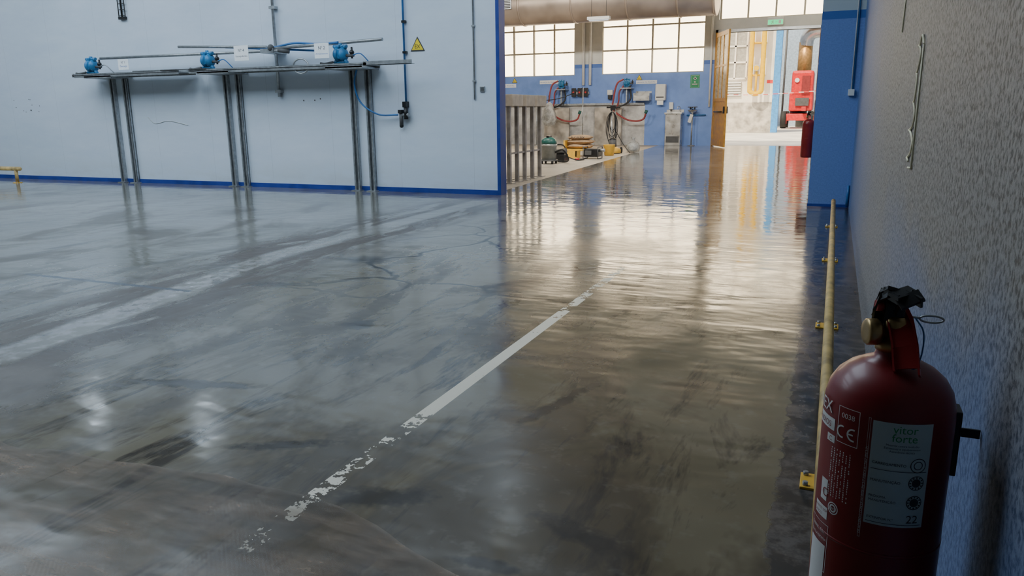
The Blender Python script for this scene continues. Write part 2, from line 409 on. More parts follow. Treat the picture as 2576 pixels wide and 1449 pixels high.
# ------------------------------------------------------------------ pump station on white wall
def pump(b,p,s=1.,yf=1):
    p=Vector(p)
    for sx in (-1,1):
        b.lathe([(.02,.10),(.05,.098),(.075,.08),(.092,.055),(.095,.035),(.088,.03),(.088,.02),(.06,.018)][::-1],p,MPUMP,24,axis=(sx,0,0))
        for k in range(8):
            a=k*math.pi/4; q=p+Vector((sx*.05*s,math.cos(a)*.082,math.sin(a)*.082))
            b.cyl(q-Vector((sx*.02,0,0)),q+Vector((sx*.012,0,0)),.008,MGALV,6)
    b.box(p-Vector((.03,.06,.06)),p+Vector((.03,.06,.07)),MPUMP,bev=.01)
    for sz in (-1,1):
        b.cyl(p+Vector((-.11,0,sz*.105)),p+Vector((.11,0,sz*.105)),.022,MPUMP,12)
        for sx in (-1,1):
            b.cyl(p+Vector((sx*.075,0,sz*.07)),p+Vector((sx*.075,0,sz*.125)),.028,MPUMP,12)
    b.cyl(p+Vector((0,0,.10)),p+Vector((0,0,.145)),.025,MPUMP,12)
    for sx in (-1,1): b.box(p+Vector((sx*.07-.02,-.05,-.145)),p+Vector((sx*.07+.02,.05,-.125)),MDGREY)
    b.cyl(p+Vector((.10,-.01,-.02)),p+Vector((.22,-.01,-.02)),.02,MDGREY,10)
    b.sph(p+Vector((.19,-.01,.02)),.035,MBLK,12); b.cyl(p+Vector((.19,-.01,-.06)),p+Vector((.19,-.01,.09)),.014,MBLK,10)
root=bpy.data.objects.new('pump_station',None); COL.objects.link(root)
b=B('support_posts')
def strut(x,ztop):
    w=.045
    b.box((x-w,YW-.06,.01),(x-w+.008,YW-.002,ztop),MGALV); b.box((x+w-.008,YW-.06,.01),(x+w,YW-.002,ztop),MGALV)
    b.box((x-w,YW-.02,.01),(x+w,YW-.012,ztop),MGALV)
    b.box((x-w,YW-.06,.01),(x-w+.025,YW-.052,ztop),MGALV); b.box((x+w-.025,YW-.06,.01),(x+w,YW-.052,ztop),MGALV)
    b.box((x-.075,YW-.11,0),(x+.075,YW-.002,.012),MGALV)
for x in (-11.13,-10.84,-8.71,-8.47,-6.40,-6.14): strut(x,1.74)
b.done(root)
b=B('shelf_trays')
def tray(x0,x1,z):
    b.box((x0,9.02,z),(x1,YW-.08,z+.008),MGALV); b.box((x0,9.02,z-.03),(x1,9.03,z+.03),MGALV)
    b.box((x0,YW-.09,z-.03),(x1,YW-.08,z+.05),MGALV)
tray(-11.5,-9.25,1.745); tray(-9.05,-5.9,1.745)
b.box((-5.95,9.02,1.735),(-5.20,9.03,1.79),MGALV); b.box((-5.95,9.02,1.735),(-5.20,9.10,1.742),MGALV)
for x in (-10.98,-8.59,-6.27): b.box((x-.3,9.02,1.70),(x+.3,YW-.01,1.735),MGALV)
b.box((-9.6,9.0,1.775),(-8.7,9.05,1.785),MDGREY); b.box((-10.2,9.02,1.77),(-9.3,9.08,1.79),MGALV)
b.cyl((-11.62,9.1,1.76),(-11.3,9.1,1.76),.025,MDGREY,8); b.cyl((-11.62,9.1,1.73),(-11.62,9.1,1.79),.02,MGALV,8)
b.done(root)
b=B('diaphragm_pumps')
for x in (-11.19,-8.75,-6.37):
    pump(b,(x,9.12,1.90))
    b.tube(bez([(x-.1,9.08,1.80),(x-.22,9.05,1.78),(x-.3,9.06,1.79)]),.016,MDGREY,8)
    b.tube(bez([(x+.2,9.1,1.88),(x+.33,9.1,1.9),(x+.42,9.15,1.80),(x+.40,9.2,1.77)]),.008,MBHOSE if x>-9 else MGALV,6)
b.done(root)
b=B('pipework')
b.cyl((-11.0,9.14,2.01),(-7.45,9.2,2.0),.022,MGALV,10)
b.cyl((-9.3,9.12,2.12),(-7.7,9.2,2.06),.02,MGALV,10); b.cyl((-7.6,9.2,2.03),(-5.69,9.12,2.07),.022,MGALV,10)
b.cyl((-8.45,9.18,2.08),(-6.9,9.24,1.98),.014,MBHOSE,8)
b.tube(bez([(-7.6,9.2,2.04),(-7.2,9.2,2.09),(-6.8,9.18,2.06),(-6.4,9.12,2.06)]),.016,MBHOSE,8)
b.cyl((-7.70,YW-.05,1.36),(-7.70,YW-.05,CE),.022,MGALV,10)
b.box((-7.73,YW-.03,1.36),(-7.67,YW-.001,1.44),MGALV)
for z in (1.42,2.0,2.6,3.4): b.box((-7.75,YW-.08,z),(-7.65,YW-.001,z+.04),MGALV)
b.box((-7.78,9.15,1.97),(-7.55,YW-.001,2.03),MGALV); b.sph((-7.6,9.17,2.04),.05,MDGREY,10)
b.cyl((-7.45,9.14,2.0),(-7.3,9.2,1.98),.03,MDGREY,8)
b.tube([Vector((-7.0+math.cos(a)*.13,9.05,1.76+math.sin(a)*.10)) for a in [i*2*math.pi/24 for i in range(24)]],.012,MGALV,6,closed=True)
b.done(root)
b=B('paper_cards')
def card(x,z,w,h,lines,y=9.06):
    b.box((x-w/2,y,z-h/2),(x+w/2,y+.004,z+h/2),MPAPER)
    for i,(t,s,m) in enumerate(lines):
        b.text(t,s,lambda u,v,i=i:Vector((x+u,y-.001,z+h*.08-i*h*.33+v)),m,'CENTER')
card(-10.34,1.89,.22,.16,[('N\u00ba 1',.05,MTEXTD),('Descarga',.04,MTEXTB)],8.99)
card(-7.98,1.97,.26,.21,[('N\u00ba 4',.06,MTEXTD),('Descarga Bombas',.030,MTEXTD)],8.98)
card(-6.58,1.95,.24,.20,[('N\u00ba 2',.06,MTEXTD),('Armazenamento',.030,MTEXTB)],8.98)
b.done(root)
b=B('air_supply_line')
b.tube([(-5.52,YW-.03,CE),(-5.54,YW-.03,1.12)],.014,MBHOSE,8)
for z in (2.3,1.9,3.0): b.box((-5.555,YW-.05,z),(-5.50,YW-.001,z+.03),MBLK)
b.box((-5.57,YW-.09,1.18),(-5.51,YW-.001,1.26),MBLK,bev=.006); b.cyl((-5.53,YW-.06,1.02),(-5.53,YW-.06,1.18),.03,MBLK,12)
b.cyl((-5.60,YW-.06,1.08),(-5.48,YW-.06,1.08),.024,MGALV,10); b.cyl((-5.61,YW-.06,.93),(-5.61,YW-.06,1.12),.028,MDGREY,12)
b.sph((-5.61,YW-.06,.93),(.03,.03,.03),MBLK,10); b.box((-5.64,YW-.1,1.1),(-5.58,YW-.02,1.15),MBLK,bev=.005)
b.tube(bez([(-6.2,9.25,1.74),(-6.28,9.28,1.5),(-6.2,9.3,1.25),(-5.95,9.34,1.09),(-5.66,YW-.06,1.08)]),.012,MBHOSE,8)
b.done(root)
b=B('conduit_pipe'); b.cyl((-4.49,YW-.015,1.27),(-4.49,YW-.015,CE),.012,MGALV,8)
for z in (1.5,2.2): b.box((-4.515,YW-.03,z),(-4.465,YW-.001,z+.02),MGALV)
b.done(root)
def tri_sign(name,x,y,z,s,letters):
    b=B(name); f=lambda u,v,d: Vector((x+u,y+d,z+v))
    b.prism([(-s*.5,-s*.43),(s*.5,-s*.43),(0,s*.43)],f,0,-.006,MTEXTD)
    k=.82; b.prism([(-s*.5*k,-s*.43*k-.002),(s*.5*k,-s*.43*k-.002),(0,s*.43*k-.006)],f,-.006,-.008,MSIGNY)
    b.text(letters,s*.34,lambda u,v: Vector((x+u,y-.0095,z-s*.27+v)),MTEXTD,'CENTER'); b.done()
tri_sign('warning_sign',-5.34,YW-.001,2.02,.22,'EX')
b=B('cable_tray')
for x in (-10.80,-10.66): b.cyl((x,YW-.03,2.66),(x,YW-.03,CE),.008,MDGREY,6)
for i in range(30): b.cyl((-10.80,YW-.03,2.68+i*.09),(-10.66,YW-.03,2.68+i*.09),.006,MDGREY,6)
b.cyl((-10.73,YW-.03,2.64),(-10.73,YW-.03,CE),.014,MBLK,6); b.box((-10.8,YW-.05,2.62),(-10.66,YW-.001,2.66),MBLK)
b.done()
b=B('electrical_socket'); b.box((-4.41,YW-.02,1.37),(-4.34,YW-.001,1.44),MGALV,bev=.004); b.box((-4.395,YW-.024,1.385),(-4.355,YW-.019,1.425),MDGREY)
b.done()
b=B('scuff_marks')
for i in range(14): 
    x=random.uniform(-13.7,-12.9); z=random.choice([1.22,1.3,1.42])+random.uniform(-.03,.03); b.cyl((x,YW-.003,z),(x,YW-.001,z),.008,MDGREY,6)
for x,z in ((-7.1,1.3),(-7.0,1.32),(-7.3,1.3)): b.cyl((x,YW-.003,z),(x,YW-.001,z),.012,MDGREY,6)
b.tube(bez([(-10.45,YW-.006,1.08),(-10.3,YW-.006,.98),(-10.0,YW-.006,1.02),(-9.6,YW-.006,.95)]),.004,MWP,4)
b.done()
# ------------------------------------------------------------------ yellow rails
def guard_rail(name,axis,a0,a1,fixed,z,posts,r,side):
    b=B(name)
    def P(a,o,zz): return Vector((fixed+o,a,zz)) if axis=='y' else Vector((a,fixed+o,zz))
    b.cyl(P(a0,0,z),P(a1,0,z),r,MYRAIL,20)
    for e in (a0,a1): b.sph(P(e,0,z),r,MYRAIL,14)
    for p in posts:
        b.cyl(P(p,0,.006),P(p,0,z),r*.8,MYRAIL,14)
        c=P(p,0,.004)
        b.box(c-Vector((.055,.05,.004)),c+Vector((.055,.05,.004)),MYEL,bev=.002)
        for dx in (-.04,.04):
            for dy in (-.035,.035): b.cyl(c+Vector((dx,dy,0)),c+Vector((dx,dy,.016)),.008,MGALV,6)
    return b.done()
guard_rail('guard_rail','y',.25,8.1,.040,.215,(.5,2.27,4.1,6.0,7.8),.020,1)
guard_rail('guard_rail','x',-16.5,-12.85,8.8,.24,(-16.4,-14.6,-12.95),.035,1)
b=B('pillar_conduit'); b.cyl((.13,YW-.012,1.28),(.13,YW-.012,CE),.007,MWP,8); b.cyl((.145,YW-.012,1.28),(.145,YW-.012,CE),.005,MBHOSE,8)
b.box((.10,YW-.04,1.24),(.165,YW-.001,1.31),MWP,bev=.004); b.cyl((.19,YW-.02,.02),(.19,YW-.02,.25),.016,MBHOSE,8); b.done()
b=B('chalk_marks'); xx=XR-.004
b.tube([(xx,2.42,.935),(xx,2.43,1.27)],.0030,MCHALK,5)
pts=[]
for i in range(60):
    t=i/59; pts.append((xx,2.54+.075*math.sin(t*26)*(.6+.4*math.sin(t*7)),.935+.335*t+.012*math.cos(t*26)))
b.tube(pts,.0028,MCHALK,5); b.tube(bez([(xx,2.43,1.27),(xx,2.5,1.30),(xx,2.56,1.27)]),.003,MCHALK,5)
b.tube([(xx,2.42,.935),(xx,2.52,.93)],.003,MCHALK,5)
b.tube([(xx,3.35,1.38),(xx,3.32,1.55)],.003,MCHALK,5)
b.done()

# ------------------------------------------------------------------ foreground fire extinguisher
def extinguisher(name,c,r,zb,zs,detail=True,wallx=XR):
    cx,cy=c; b=B(name); k=r/.076
    h=zs-zb
    prof=[(r*.80,0),(r*.93,.006*k),(r,.02*k),(r,h-.02*k),(r*.985,h-.004*k),(r*.93,h+.014*k),(r*.82,h+.028*k),(r*.66,h+.039*k),(r*.46,h+.047*k),(r*.30,h+.052*k),(r*.27,h+.060*k),(r*.27,h+.068*k)]
    b.lathe(prof,(cx,cy,zb),MRED,64 if detail else 28)
    b.lathe([(r*1.006,.0),(r*1.006,.004*k)],(cx,cy,zb+.25*k),MRED,64)
    n=Vector((cx,cy,zs+.060*k)); kk=k*.72
    V=lambda x,y,z: n+Vector((x,y,z))*kk
    b.lathe([(.018,0),(.023,.002),(.023,.014),(.017,.018),(.017,.04),(.013,.046)],n,MBRASS,20)
    b.box(V(-.016,-.014,.018),V(.014,.014,.046),MBRASS,bev=.003)
    b.cyl(V(-.008,-.004,.034),V(-.040,-.014,.034),.010*kk,MBRASS,16); b.lathe([(.015,0),(.017,.003),(.017,.014),(.015,.016),(.008,.016)],V(-.028,-.010,.034),MBRASS,18,axis=(-.94,-.33,0))
    b.cyl(V(-.010,0,.078),V(-.030,-.006,.080),.007*kk,MREDL,12); b.cyl(V(-.026,-.005,.080),V(-.036,-.008,.080),.010*kk,MREDL,12)
    sdir=Vector((.93,-.25,0)).normalized()
    def lever(pts,w,t,m,off=0):
        P=[V(*p)+sdir*off*kk for p in pts]
        for A,C in zip(P,P[1:]):
            d=(C-A).normalized(); s_=(sdir-d*sdir.dot(d)).normalized(); u=d.cross(s_); vs=[]
            for q in (A-d*t*.3,C+d*t*.3):
                for a,bb in ((-1,-1),(1,-1),(1,1),(-1,1)): vs.append(b.bm.verts.new(q+s_*(a*w/2*kk)+u*(bb*t/2*kk)))
            for f in ((0,1,2,3),(7,6,5,4),(0,4,5,1),(1,5,6,2),(2,6,7,3),(3,7,4,0)): b.face([vs[i] for i in f],m)
    lowp=[(-.004,0,.070),(.004,-.014,.056),(.012,-.042,.022),(.016,-.062,-.010)]
    lever(lowp,.040,.0035,MREDL)
    for s_ in (-1,1): lever([(p[0],p[1],p[2]-.004) for p in lowp],.003,.016,MREDL,s_*.019)
    upp=[(-.020,.014,.046),(-.020,.0,.076),(-.014,-.016,.104),(-.006,-.036,.114),(.006,-.052,.110),(.014,-.064,.100)]
    lever(upp,.038,.006,MBLK)
    for s_ in (-1,1): lever([(p[0],p[1]-.002,p[2]-.006) for p in upp[:5]],.004,.018,MBLK,s_*.017)
    b.box(V(-.022,-.014,.04),V(.010,.014,.088),MBLK,bev=.003)
    b.cyl(V(-.012,-.006,.066),V(.034,-.010,.064),.0020*kk,MGALV,8)
    b.tube([V(.050+math.cos(a)*.018,-.012,.064+math.sin(a)*.006) for a in [i*2*math.pi/20 for i in range(20)]],.0018*kk,MGALV,6,closed=True)
    b.tube(bez([V(.026,-.012,.064),V(.038,-.03,.045),V(.038,-.04,.010),V(.028,-.055,-.012),V(.014,-.058,-.004)]),.0014*kk,MBHOSE,6)
    b.tube(bez([V(0,.01,.03),V(.02,.05,.02),(cx+r*.25,cy+r*1.0,zs),(cx+r*.40,cy+r*1.06,zs-.10*k),(cx+r*.40,cy+r*1.06,zs-.30*k)]),.008*k,MRUB,10)
    if wallx is not None:
        b.box((cx+r*.90,cy-.004*k,zs-.095*k),(cx+r+.007*k,cy+.03*k,zs-.01*k),MBLK,bev=.002)
        b.box((cx+r*.50,cy+r*.86,zs-.068*k),(wallx-.001,cy+r*.90,zs-.056*k),MBLK)
    if detail:
        def wrap(x0,z0,e=.0006):
            rr=r+e
            return lambda u,v: Vector((cx+rr*math.sin(x0+u/rr),cy-rr*math.cos(x0+u/rr),z0+v))
        def patch(a0,a1,z0,z1,m,e=.0004,n=14):
            rr=r+e
            lo=[b.bm.verts.new((cx+rr*math.sin(a0+(a1-a0)*i/n),cy-rr*math.cos(a0+(a1-a0)*i/n),z0)) for i in range(n+1)]
            hi=[b.bm.verts.new((v.co.x,v.co.y,z1)) for v in lo]
            for i in range(n): b.face([lo[i],lo[i+1],hi[i+1],hi[i]],m,True)
        def frame(a0,a1,z0,z1,m,t=.0008):
            da=t/r
            patch(a0,a1,z0,z0+t,m); patch(a0,a1,z1-t,z1,m); patch(a0,a0+da,z0,z1,m,n=1); patch(a1-da,a1,z0,z1,m,n=1)
        a0,a1=-.27,.62; patch(a0,a1,.597,.733,MLABEL)
        T=lambda s,sz,u,z,m,al='LEFT',e=.001: b.text(s,sz,wrap(u,z,e),m,al)
        T('vitor',.0145,.20,.7205,MTEXTG,'CENTER'); T('forte',.0145,.20,.7095,MTEXTG,'CENTER')
        for i,s in enumerate(('Material contra inc\u00eandio','Extintores e equipamentos','Assist\u00eancia t\u00e9cnica')): T(s,.0038,.18,.7035-.004*i,MTEXTD,'CENTER')
        T('CARREGAMENTO   \u00e0',.0048,a0+.04,.678,MTEXTD)
        T('MANUTEN\u00c7\u00c3O',.0048,a0+.04,.655,MTEXTD)
        T('PR\u00d3XIMA',.0044,a0+.04,.634,MTEXTD); T('MANUTEN\u00c7\u00c3O',.0044,a0+.04,.6285,MTEXTD)
        T('EXTINTOR N.\u00ba',.0046,a0+.04,.605,MTEXTD); T('22',.015,.34,.6035,MTEXTD)
        patch(a0+.03,a1-.04,.6005,.6012,MTEXTD,.0012); patch(a0+.03,a1-.04,.671,.6717,MTEXTD,.0012)
        def disc(ac,zc,ro,ri,m,e=.0009,nn=24):
            w=wrap(ac,zc,e)
            if ri<=0:
                b.face([b.bm.verts.new(w(math.cos(i*2*math.pi/nn)*ro,math.sin(i*2*math.pi/nn)*ro)) for i in range(nn)],m); return
            O=[b.bm.verts.new(w(math.cos(i*2*math.pi/nn)*ro,math.sin(i*2*math.pi/nn)*ro)) for i in range(nn)]
            I=[b.bm.verts.new(w(math.cos(i*2*math.pi/nn)*ri,math.sin(i*2*math.pi/nn)*ri)) for i in range(nn)]
            for i in range(nn): b.face([O[i],O[(i+1)%nn],I[(i+1)%nn],I[i]],m)
        for zc in (.680,.657,.631):
            disc(.44,zc,.0095,.0085,MTEXTD); disc(.44,zc,.0055,0 if zc<.67 else .0045,MTEXTD)
        for zc in (.657,.631):
            for i in range(12):
                a=i*math.pi/6; disc(.44+math.cos(a)*.0072/r,zc+math.sin(a)*.0072,.0011,0,MTEXTD,nn=6)
        T('AEX',.0235,-1.58,.722,MTEXTW); patch(-1.45,-.93,.700,.716,MTEXTW); T('INCENDIOS',.0105,-1.72,.7040,MRED,e=.0012)
        frame(-.86,-.47,.690,.738,MTEXTW); T('0038',.0095,-.665,.724,MTEXTW,'CENTER'); 
        w=wrap(-.72,.705)
        def arc(x0,rad,a_0,a_1,th):
            n=14;O=[];I=[]
            for i in range(n+1):
                a=a_0+(a_1-a_0)*i/n
                O.append(b.bm.verts.new(w(x0+math.cos(a)*rad,math.sin(a)*rad))); I.append(b.bm.verts.new(w(x0+math.cos(a)*(rad-th),math.sin(a)*(rad-th))))
            for i in range(n): b.face([O[i],O[i+1],I[i+1],I[i]],MTEXTW)
        arc(-.003,.0085,math.radians(75),math.radians(285),.0022); arc(.0125,.0085,math.radians(75),math.radians(285),.0022)
        b.face([b.bm.verts.new(w(*q)) for q in ((.005,-.001),(.0125,-.001),(.0125,.001),(.005,.001))],MTEXTW)
        patch(-1.1,-.90,.684,.694,MTEXTW); T('C',.009,-1.03,.6862,MRED,e=.0012)
        for cc in range(7):
            a=-.95+cc*.062
            for q in range(22):
                z0=.612+q*.0031
                if random.random()<.86: patch(a,a+.022*random.uniform(.5,1),z0,z0+.0019,MTEXTW,n=1)
        frame(-.335,-.30,.575,.735,MTEXTW,.0004)
        wv=lambda u,v: wrap(-.302,.58,.0008)(-v,u)
        b.text('DE ACUERDO CON LA NORMA EN 3-7:2004 + A1:2007 (EN 3-7)',.0042,wv,MTEXTW)
        patch(-1.15,-.97,.600,.630,MTEXTW); T('C',.017,-1.09,.607,MRED,e=.0012)
        disc(-.80,.597,.0085,.0070,MTEXTW); disc(-.80,.597,.0055,.0035,MTEXTW); T('EN3',.005,-.80,.595,MTEXTW,'CENTER')
        patch(-1.3,-.92,.575,.592,MTEXTW); T('AGENTE SOMV.',.0050,-1.28,.5855,MRED,e=.0012); T('UNICO',.0055,-1.28,.578,MRED,e=.0012)
        frame(-1.4,-.86,.500,.568,MTEXTW); T('FABRIL, S.L.',.0065,-1.35,.555,MTEXTW); T('SEVILLA ESPA\u00d1A',.0050,-1.35,.545,MTEXTW)
        patch(-1.4,-.9,.45,.538,MTEXTW)
    return b.done()
extinguisher('fire_extinguisher',(.091,1.03),.077,.30,.740)
extinguisher('fire_extinguisher',(-.36,12.0),.085,.41,.90,False,-.23)

# ------------------------------------------------------------------ plastic film on near floor
b=B('plastic_sheet'); nx,ny=80,34; grid=[]
from mathutils import noise as mn
for i in range(nx+1):
    rowv=[]
    for j in range(ny+1):
        x=-4.6+i*(4.35/nx); yt=1.60+ .04*math.sin(x*3)+.03*mn.noise(Vector((x*5,0,0)))+(.0 if x<-1.2 else -.28*(x+1.2))
        y=.2+(yt-.2)*j/ny
        z=.003+.010*max(0,mn.noise(Vector((x*2.2+y*1.4,y*5-x*2.5,3))))+.004*max(0,mn.noise(Vector((x*9,y*9,1))))
        rowv.append(b.bm.verts.new((x,y,z)))
    grid.append(rowv)
for i in range(nx):
    for j in range(ny): b.face([grid[i][j],grid[i+1][j],grid[i+1][j+1],grid[i][j+1]],MFILM,True)
b.done()

# ------------------------------------------------------------------ far room equipment
b=B('ventilation_duct'); zc=4.17; rd=.57
b.cyl((-14,22,zc),(-3.2,22,zc),rd,MDUCT,48)
for x in (-12.,-10.4,-8.8,-7.2,-5.6,-4.2,-3.25): b.lathe([(rd+.001,0),(rd+.02,.01),(rd+.02,.05),(rd+.001,.06)],(x,22,zc),MDUCT,48,axis=(1,0,0))
for x in (-9.25,-4.25):
    b.box((x-.30,21.40,4.02),(x+.30,21.52,4.42),MGALV); 
    for i in range(8): b.box((x-.27,21.385,4.05+i*.045),(x+.27,21.41,4.075+i*.045),MDGREY)
for x in (-11,-6,-3.8): b.cyl((x,22,zc+rd),(x,22,CE),.02,MGALV,8)
b.done()
b=B('fluorescent_ceiling_lamp'); b.box((-6.2,19.93,3.42),(-5.6,20.07,3.50),MWP,bev=.01); b.box((-6.15,19.95,3.40),(-5.65,20.05,3.42),MTUBE)
for x in (-6.1,-5.7): b.cyl((x,20,3.5),(x,20,CE),.006,MDGREY,6)
b.done()
b=B('service_pipes')
for x in (-7.85,-7.62): b.cyl((x,YF-.08,1.95),(x,YF-.08,CE),.045,MWP,10)
b.cyl((-3.72,YF-.06,1.2),(-3.72,YF-.06,CE),.03,MWP,8)
b.cyl((-4.4,YF-.06,.95),(-3.8,YF-.06,.95),.02,MBHOSE,8)
b.done()
def leaf(name,hx,hy,ang,w,h,m):
    b=B(name); t=.05
    for x0,x1,z0,z1 in ((0,.12,.02,h),(w-.12,w,.02,h),(.12,w-.12,.02,.22),(.12,w-.12,h-.12,h),(.12,w-.12,h*.40,h*.40+.10),(.12,w-.12,h*.70,h*.70+.06)):
        b.box((x0,-t/2,z0),(x1,t/2,z1),m)
    b.box((.12,-.012,.22),(w-.12,.012,h*.40),m)
    b.box((.12,-.006,h*.40+.1),(w-.12,.006,h-.12),MPANED)
    for q in (.33,.66): b.box((.12+(w-.24)*q-.015,-t/2,h*.40+.1),(.12+(w-.24)*q+.015,t/2,h-.12),m)
    b.box((w-.10,-.07,1.0),(w-.05,.07,1.2),MBLK,bev=.005); b.cyl((.3,-.06,1.05),(w-.3,-.06,1.05),.02,MBLK,8)
    o2=b.done(); o2.rotation_euler=(0,0,ang); o2.location=(hx,hy,0)
    return o2
leaf('door_1',-3.58,YF-.06,math.radians(-68),1.5,3.38,MYDOOR)
leaf('door_2',-.60,YF-.06,math.radians(-85),1.4,3.38,MWOOD)
b=B('trim_door_frame'); b.box((-3.62,YF-.03,0),(-3.55,YF+.22,3.5),MYDOOR); b.box((-.62,YF-.03,0),(-.55,YF+.22,3.5),MBLUE); b.box((-3.62,YF-.03,3.42),(-.55,YF+.22,3.5),MGALV); b.done()
b=B('exit_sign'); b.box((-2.12,YF-.12,3.55),(-1.66,YF-.04,3.78),MWP,bev=.01); b.box((-2.10,YF-.13,3.57),(-1.68,YF-.118,3.70),MEXIT)
Z=lambda u,v: Vector((-1.99+u,YF-.135,3.635+v))
b.box((-1.80,YF-.134,3.59),(-1.73,YF-.13,3.68),MWP); b.sph((-1.955,YF-.134,3.675),.012,MWP,8)
b.tube([Z(.03,.03),Z(.01,-.01),Z(-.01,-.045)],.008,MWP,5); b.tube([Z(.01,-.01),Z(.05,-.02),Z(.055,-.045)],.007,MWP,5); b.tube([Z(-.02,.02),Z(.03,.02),Z(.06,.0)],.006,MWP,5)
b.tube([(-1.89,YF-.134,3.635),(-1.83,YF-.134,3.635)],.006,MWP,5)
for x in (-2.05,-1.73): b.box((x-.01,YF-.09,3.75),(x+.01,YF-.001,3.79),MGALV)
b.done()
b=B('first_aid_sign'); b.box((-4.34,YF-.012,1.79),(-4.05,YF-.001,2.19),MGREEN); b.box((-4.32,YF-.014,1.81),(-4.07,YF-.011,2.17),MTEXTW); b.box((-4.315,YF-.017,1.815),(-4.075,YF-.013,2.165),MGREEN)
b.box((-4.215,YF-.02,2.03),(-4.175,YF-.016,2.13),MTEXTW); b.box((-4.245,YF-.02,2.06),(-4.145,YF-.016,2.10),MTEXTW)
b.cyl((-4.28,YF-.02,1.90),(-4.11,YF-.02,1.90),.02,MTEXTW,8); b.sph((-4.195,YF-.02,1.97),.03,MTEXTW,8)
b.done()
b=B('towel_dispenser'); b.box((-5.40,YF-.24,1.42),(-5.08,YF-.001,1.92),MWP,bev=.03); b.box((-5.34,YF-.20,1.28),(-5.14,YF-.17,1.44),MPAPER); b.box((-5.36,YF-.245,1.50),(-5.12,YF-.238,1.54),MDGREY); b.done()
b=B('soap_dispenser'); b.box((-4.97,YF-.1,1.14),(-4.84,YF-.001,1.36),MWP,bev=.015); b.cyl((-4.905,YF-.08,1.08),(-4.905,YF-.08,1.15),.02,MDGREY,8); b.done()
b=B('steel_trough'); 
b.box((-6.08,YF-.35,1.42),(-5.56,YF-.001,1.44),MSTEEL); b.box((-6.08,YF-.35,1.42),(-5.56,YF-.34,1.58),MSTEEL); b.box((-6.08,YF-.35,1.42),(-6.07,YF-.001,1.66),MSTEEL); b.box((-5.57,YF-.35,1.42),(-5.56,YF-.001,1.66),MSTEEL); b.box((-6.08,YF-.02,1.42),(-5.56,YF-.001,1.72),MSTEEL); b.done()
b=B('drinking_fountain'); q=YF-.005; b.box((-5.02,YF-.38,0.0),(-4.53,q,.98),MSTEEL,bev=.01); b.box((-5.05,YF-.41,.98),(-4.50,q,1.04),MSTEEL,bev=.015)
b.box((-5.05,YF-.03,1.04),(-4.5,q,1.13),MSTEEL); b.tube(bez([(-4.62,YF-.1,1.04),(-4.62,YF-.1,1.2),(-4.66,YF-.2,1.22),(-4.68,YF-.22,1.16)]),.012,MSTEEL,8); b.box((-4.98,YF-.385,.10),(-4.57,YF-.378,.30),MDGREY); b.done()
b=B('eye_wash_basin'); b.cyl((-4.2,YF-.22,.02),(-4.2,YF-.22,1.0),.022,MGALV,10); b.lathe([(.02,-.08),(.09,-.06),(.15,0),(.155,.01),(.14,.005),(.05,-.05)],(-4.2,YF-.22,1.10),MSTEEL,20)
b.tube(bez([(-4.2,YF-.05,1.1),(-4.3,YF-.1,1.2),(-4.2,YF-.2,1.18)]),.012,MBLK,6); b.cyl((-4.35,YF-.22,1.2),(-4.05,YF-.22,1.2),.012,MDGREY,6); b.lathe([(.12,0),(.12,.01),(.03,.03)],(-4.2,YF-.22,0),MGALV,16)
for s in (-.07,.07): b.cyl((-4.2+s,YF-.22,1.13),(-4.2+s,YF-.22,1.2),.02,MBLK,8)
b.box((-4.22,YF-.22,1.0),(-4.18,YF-.005,1.04),MGALV); b.box((-4.3,YF-.25,.72),(-4.2,YF-.2,.98),MWP,rot=(0,.3,0)); b.done()
def hose_station(x):
    b=B('hose_station'); y=YF-.28
    b.box((x-.18,y-.16,1.80),(x+.18,YF-.01,1.83),MGALV); b.box((x-.02,y-.02,1.3),(x+.02,YF-.01,1.80),MGALV)
    pump(b,(x,y,1.99),1.)
    b.tube(bez([(x-.1,y-.05,2.1),(x-.30,y-.1,1.95),(x-.40,y-.1,1.5),(x-.40,y-.1,1.15),(x+.0,y-.15,.86),(x+.35,y-.1,.78),(x+.60,y-.1,.85),(x+.68,y-.1,1.05)]),.028,MRHOSE,10)
    b.tube(bez([(x-.1,y,1.9),(x-.24,y,1.7),(x-.26,y,1.4),(x-.36,y,1.1)]),.024,MRHOSE,10)
    b.tube(bez([(x+.1,y,1.9),(x+.14,y,1.5),(x-.05,y-.1,1.3),(x-.35,y-.1,1.2)]),.026,MBLK,8)
    b.cyl((x+.66,y-.1,1.02),(x+.70,y-.1,1.12),.05,MTEAL,10)
    b.done()
hose_station(-8.55); hose_station(-6.32)
def long_sign(x0,x1,z0,z1,t,sz):
    s=B('equipment_sign'); s.box((x0,YF-.012,z0),(x1,YF-.001,z1),MPAPER); s.text(t,sz,lambda u,v:Vector(((x0+x1)/2+u,YF-.014,z0+(z1-z0)*.28+v)),MTEXTB,'CENTER'); s.done()
long_sign(-11.1,-10.3,1.93,2.05,'GRANDE FILTRANTE 3',.075)
long_sign(-9.42,-8.75,2.02,2.14,'GRANDE FILTRANTE 2',.064)
long_sign(-6.08,-5.40,1.95,2.06,'GRANDE FILTRANTE 1',.064)
tri_sign('warning_sign',-10.35,YF-.001,2.17,.20,'EX'); tri_sign('warning_sign',-5.98,YF-.001,2.16,.20,'EX')
b=B('switch_boxes')
for x in (-8.16,-7.95,-7.74): b.box((x-.08,YF-.16,1.58),(x+.08,YF-.10,1.86),MBLK,bev=.02); b.cyl((x,YF-.19,1.72),(x,YF-.16,1.72),.03,MRED2,10)
b.box((-8.26,YF-.11,1.66),(-7.64,YF-.001,1.74),MGALV)
b.done()
